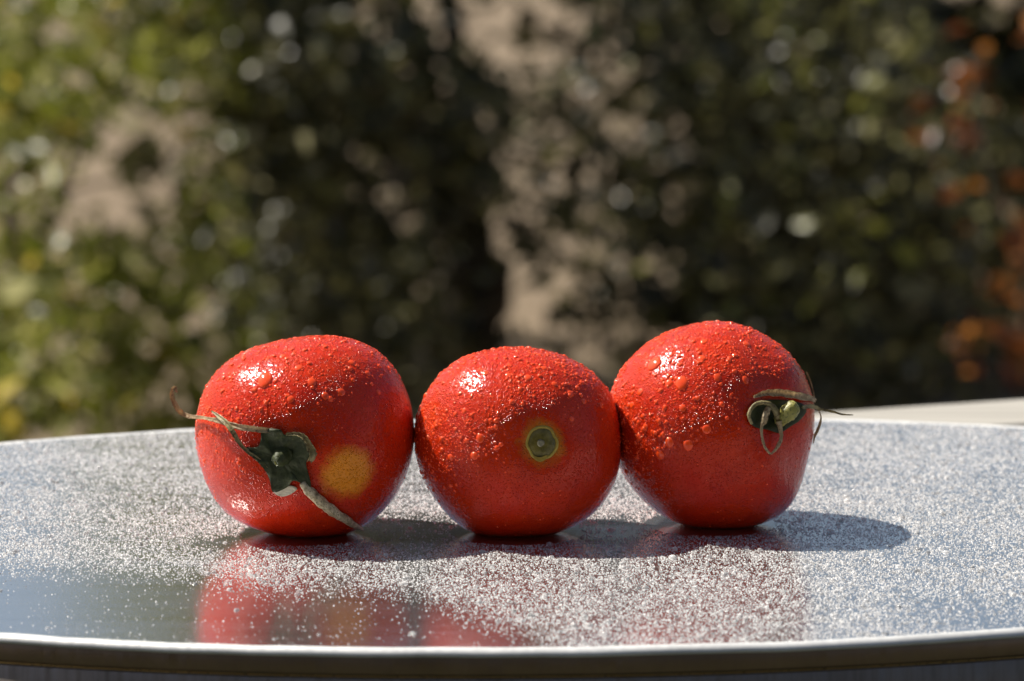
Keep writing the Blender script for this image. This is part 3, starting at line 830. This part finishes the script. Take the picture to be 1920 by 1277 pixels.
# middle: dark shrub-like tree with its trunk
B = [blob(640, 120, 4.6, 260, 260, 0.35), blob(560, 430, 4.7, 190, 300, 0.3), blob(720, 560, 4.7, 190, 300, 0.3), blob(830, 250, 4.6, 130, 220, 0.25), blob(650, 800, 4.7, 280, 190, 0.3),
     blob(600, -400, 4.7, 420, 300, 0.45), blob(1000, -250, 4.9, 300, 160, 0.3), blob(960, 330, 4.8, 110, 170, 0.2), blob(1020, 230, 5.0, 130, 120, 0.2), blob(900, 200, 4.4, 110, 170, 0.12), blob(1000, 400, 4.5, 120, 80, 0.12), blob(985, 205, 4.5, 120, 75, 0.14), blob(960, 470, 4.5, 90, 60, 0.12), blob(1090, 540, 4.6, 60, 60, 0.12)]
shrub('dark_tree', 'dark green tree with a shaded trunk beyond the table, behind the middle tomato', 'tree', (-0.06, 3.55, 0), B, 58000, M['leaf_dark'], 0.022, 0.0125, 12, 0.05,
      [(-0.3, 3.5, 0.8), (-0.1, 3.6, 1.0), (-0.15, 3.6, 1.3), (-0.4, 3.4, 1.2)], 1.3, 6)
# right: grey-green shrub
B = [blob(1230, 90, 4.8, 160, 110, 0.3), blob(1420, 420, 4.6, 280, 330, 0.35), blob(1560, 150, 4.7, 250, 260, 0.35), blob(1200, 480, 4.8, 130, 170, 0.25), blob(1340, 700, 4.6, 300, 200, 0.3),
     blob(1650, 620, 4.6, 260, 260, 0.3), blob(1500, -200, 4.9, 420, 190, 0.35), blob(1060, 230, 5.0, 80, 100, 0.2), blob(1100, 420, 4.9, 120, 170, 0.2), blob(1120, 300, 4.6, 80, 200, 0.15), blob(1770, 360, 4.9, 130, 170, 0.2), blob(1700, 290, 4.5, 130, 130, 0.2), blob(1850, 480, 4.9, 120, 160, 0.2), blob(1900, 320, 5.0, 130, 130, 0.2)]
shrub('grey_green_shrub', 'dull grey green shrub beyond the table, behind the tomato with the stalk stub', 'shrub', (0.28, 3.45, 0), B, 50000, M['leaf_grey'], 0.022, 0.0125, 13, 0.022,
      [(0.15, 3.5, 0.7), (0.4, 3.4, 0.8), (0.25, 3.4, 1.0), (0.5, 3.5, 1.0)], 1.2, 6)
# far right: copper shrub
B = [blob(1840, 230, 4.3, 130, 190, 0.12), blob(1880, 640, 4.05, 110, 70, 0.22), blob(1900, 650, 4.05, 90, 60, 0.2), blob(1990, 420, 4.3, 130, 420, 0.2), blob(1760, 250, 4.3, 60, 110, 0.10)]
shrub('copper_shrub', 'small shrub with orange copper leaves above the end of the wooden rail', 'shrub', (0.56, 2.85, 0), B, 14000, M['leaf_orange'], 0.022, 0.013, 14, 0.014,
      [(0.45, 2.85, 0.6), (0.56, 2.85, 0.75), (0.62, 2.85, 0.5)], 1.0, 15)
# second row: dark evergreens further back that close most of the view
def backrow(cx, w_, h_, y, seed, label, name='evergreen_bush'):
    B = [(cx + random.uniform(-.3, .3) * w_, y + random.uniform(-.2, .3), h_ * u, w_ * random.uniform(.4, .6), 0.45, h_ * 0.30) for u in (0.12, 0.35, 0.6, 0.8)]
    shrub(name, label, 'bush', (cx, y, 0), B, 13000, M['leaf_dark'], 0.045, 0.026, seed, 0.03, [(cx - .2, y, h_ * .7), (cx + .2, y, h_ * .6), (cx, y + .1, h_ * .8)], 1.4, 4, 'evergreen bushes in the second row')
backrow(-0.30, 0.42, 1.9, 4.9, 21, 'dark evergreen bush between and behind the yellow green shrub and the dark tree')
backrow(0.56, 0.7, 1.3, 5.0, 22, 'dark evergreen bush standing behind the grey green shrub')
backrow(1.25, 0.75, 1.25, 5.2, 23, 'dark evergreen bush standing behind the copper shrub')
# unseen broad tree added further off so its crown darkens the table's reflection
shrub('added_mirror_tree', 'unseen tree added far beyond the garden to darken what the table mirrors', 'tree', (-0.55, 8.2, 0), [(-0.15, 8.2, 2.55, 0.78, 0.6, 0.85), (-0.35, 8.3, 1.9, 0.5, 0.5, 0.5), (-0.1, 8.1, 3.2, 0.6, 0.5, 0.6)], 3600, M['leaf_dark'], 0.10, 0.06, 41, 0.09,
      [(-0.3, 8.2, 2.6), (0.1, 8.2, 2.9), (-0.6, 8.2, 2.4), (-0.2, 8.3, 3.4)], 1.2, 2.5, 'trees further off')
# unseen foliage added to cut sky fill on the fruit; the rim mirrors it
sky_block_hedge = empty('sky_block_hedge', (0, -3.2, 0)); tag(sky_block_hedge, 'tall dark foliage added out of view on the near side to cut sky light on the tomatoes', 'sky_block_hedge')
r2 = np.random.default_rng(31)
P = np.c_[r2.uniform(-3.2, 3.2, 26000), -3.2 + r2.uniform(-0.25, 0.25, 26000), r2.uniform(0.02, 3.2, 26000)]
P[:, 2] += 0.15 * np.sin(P[:, 0] * 3.1) * (P[:, 2] > 2.5)
leaves(P, 0.09, 0.05, M['leaf_dark'], 'foliage', sky_block_hedge, (0, -3.2, 0), r2.uniform(0, 1, len(P)), 32)
for i in range(9):
    b = Vector((-2.8 + 0.7 * i, -3.2, 0)); tube('stem', [b, b + Vector((0.05, 0, 1.2)), b + Vector((-0.03, 0.02, 2.6))], [0.03, 0.02, 0.008], M['bark'], sky_block_hedge, 7)
print('tris', sum(len(o.data.polygons) for o in COL.objects if o.type == 'MESH'))
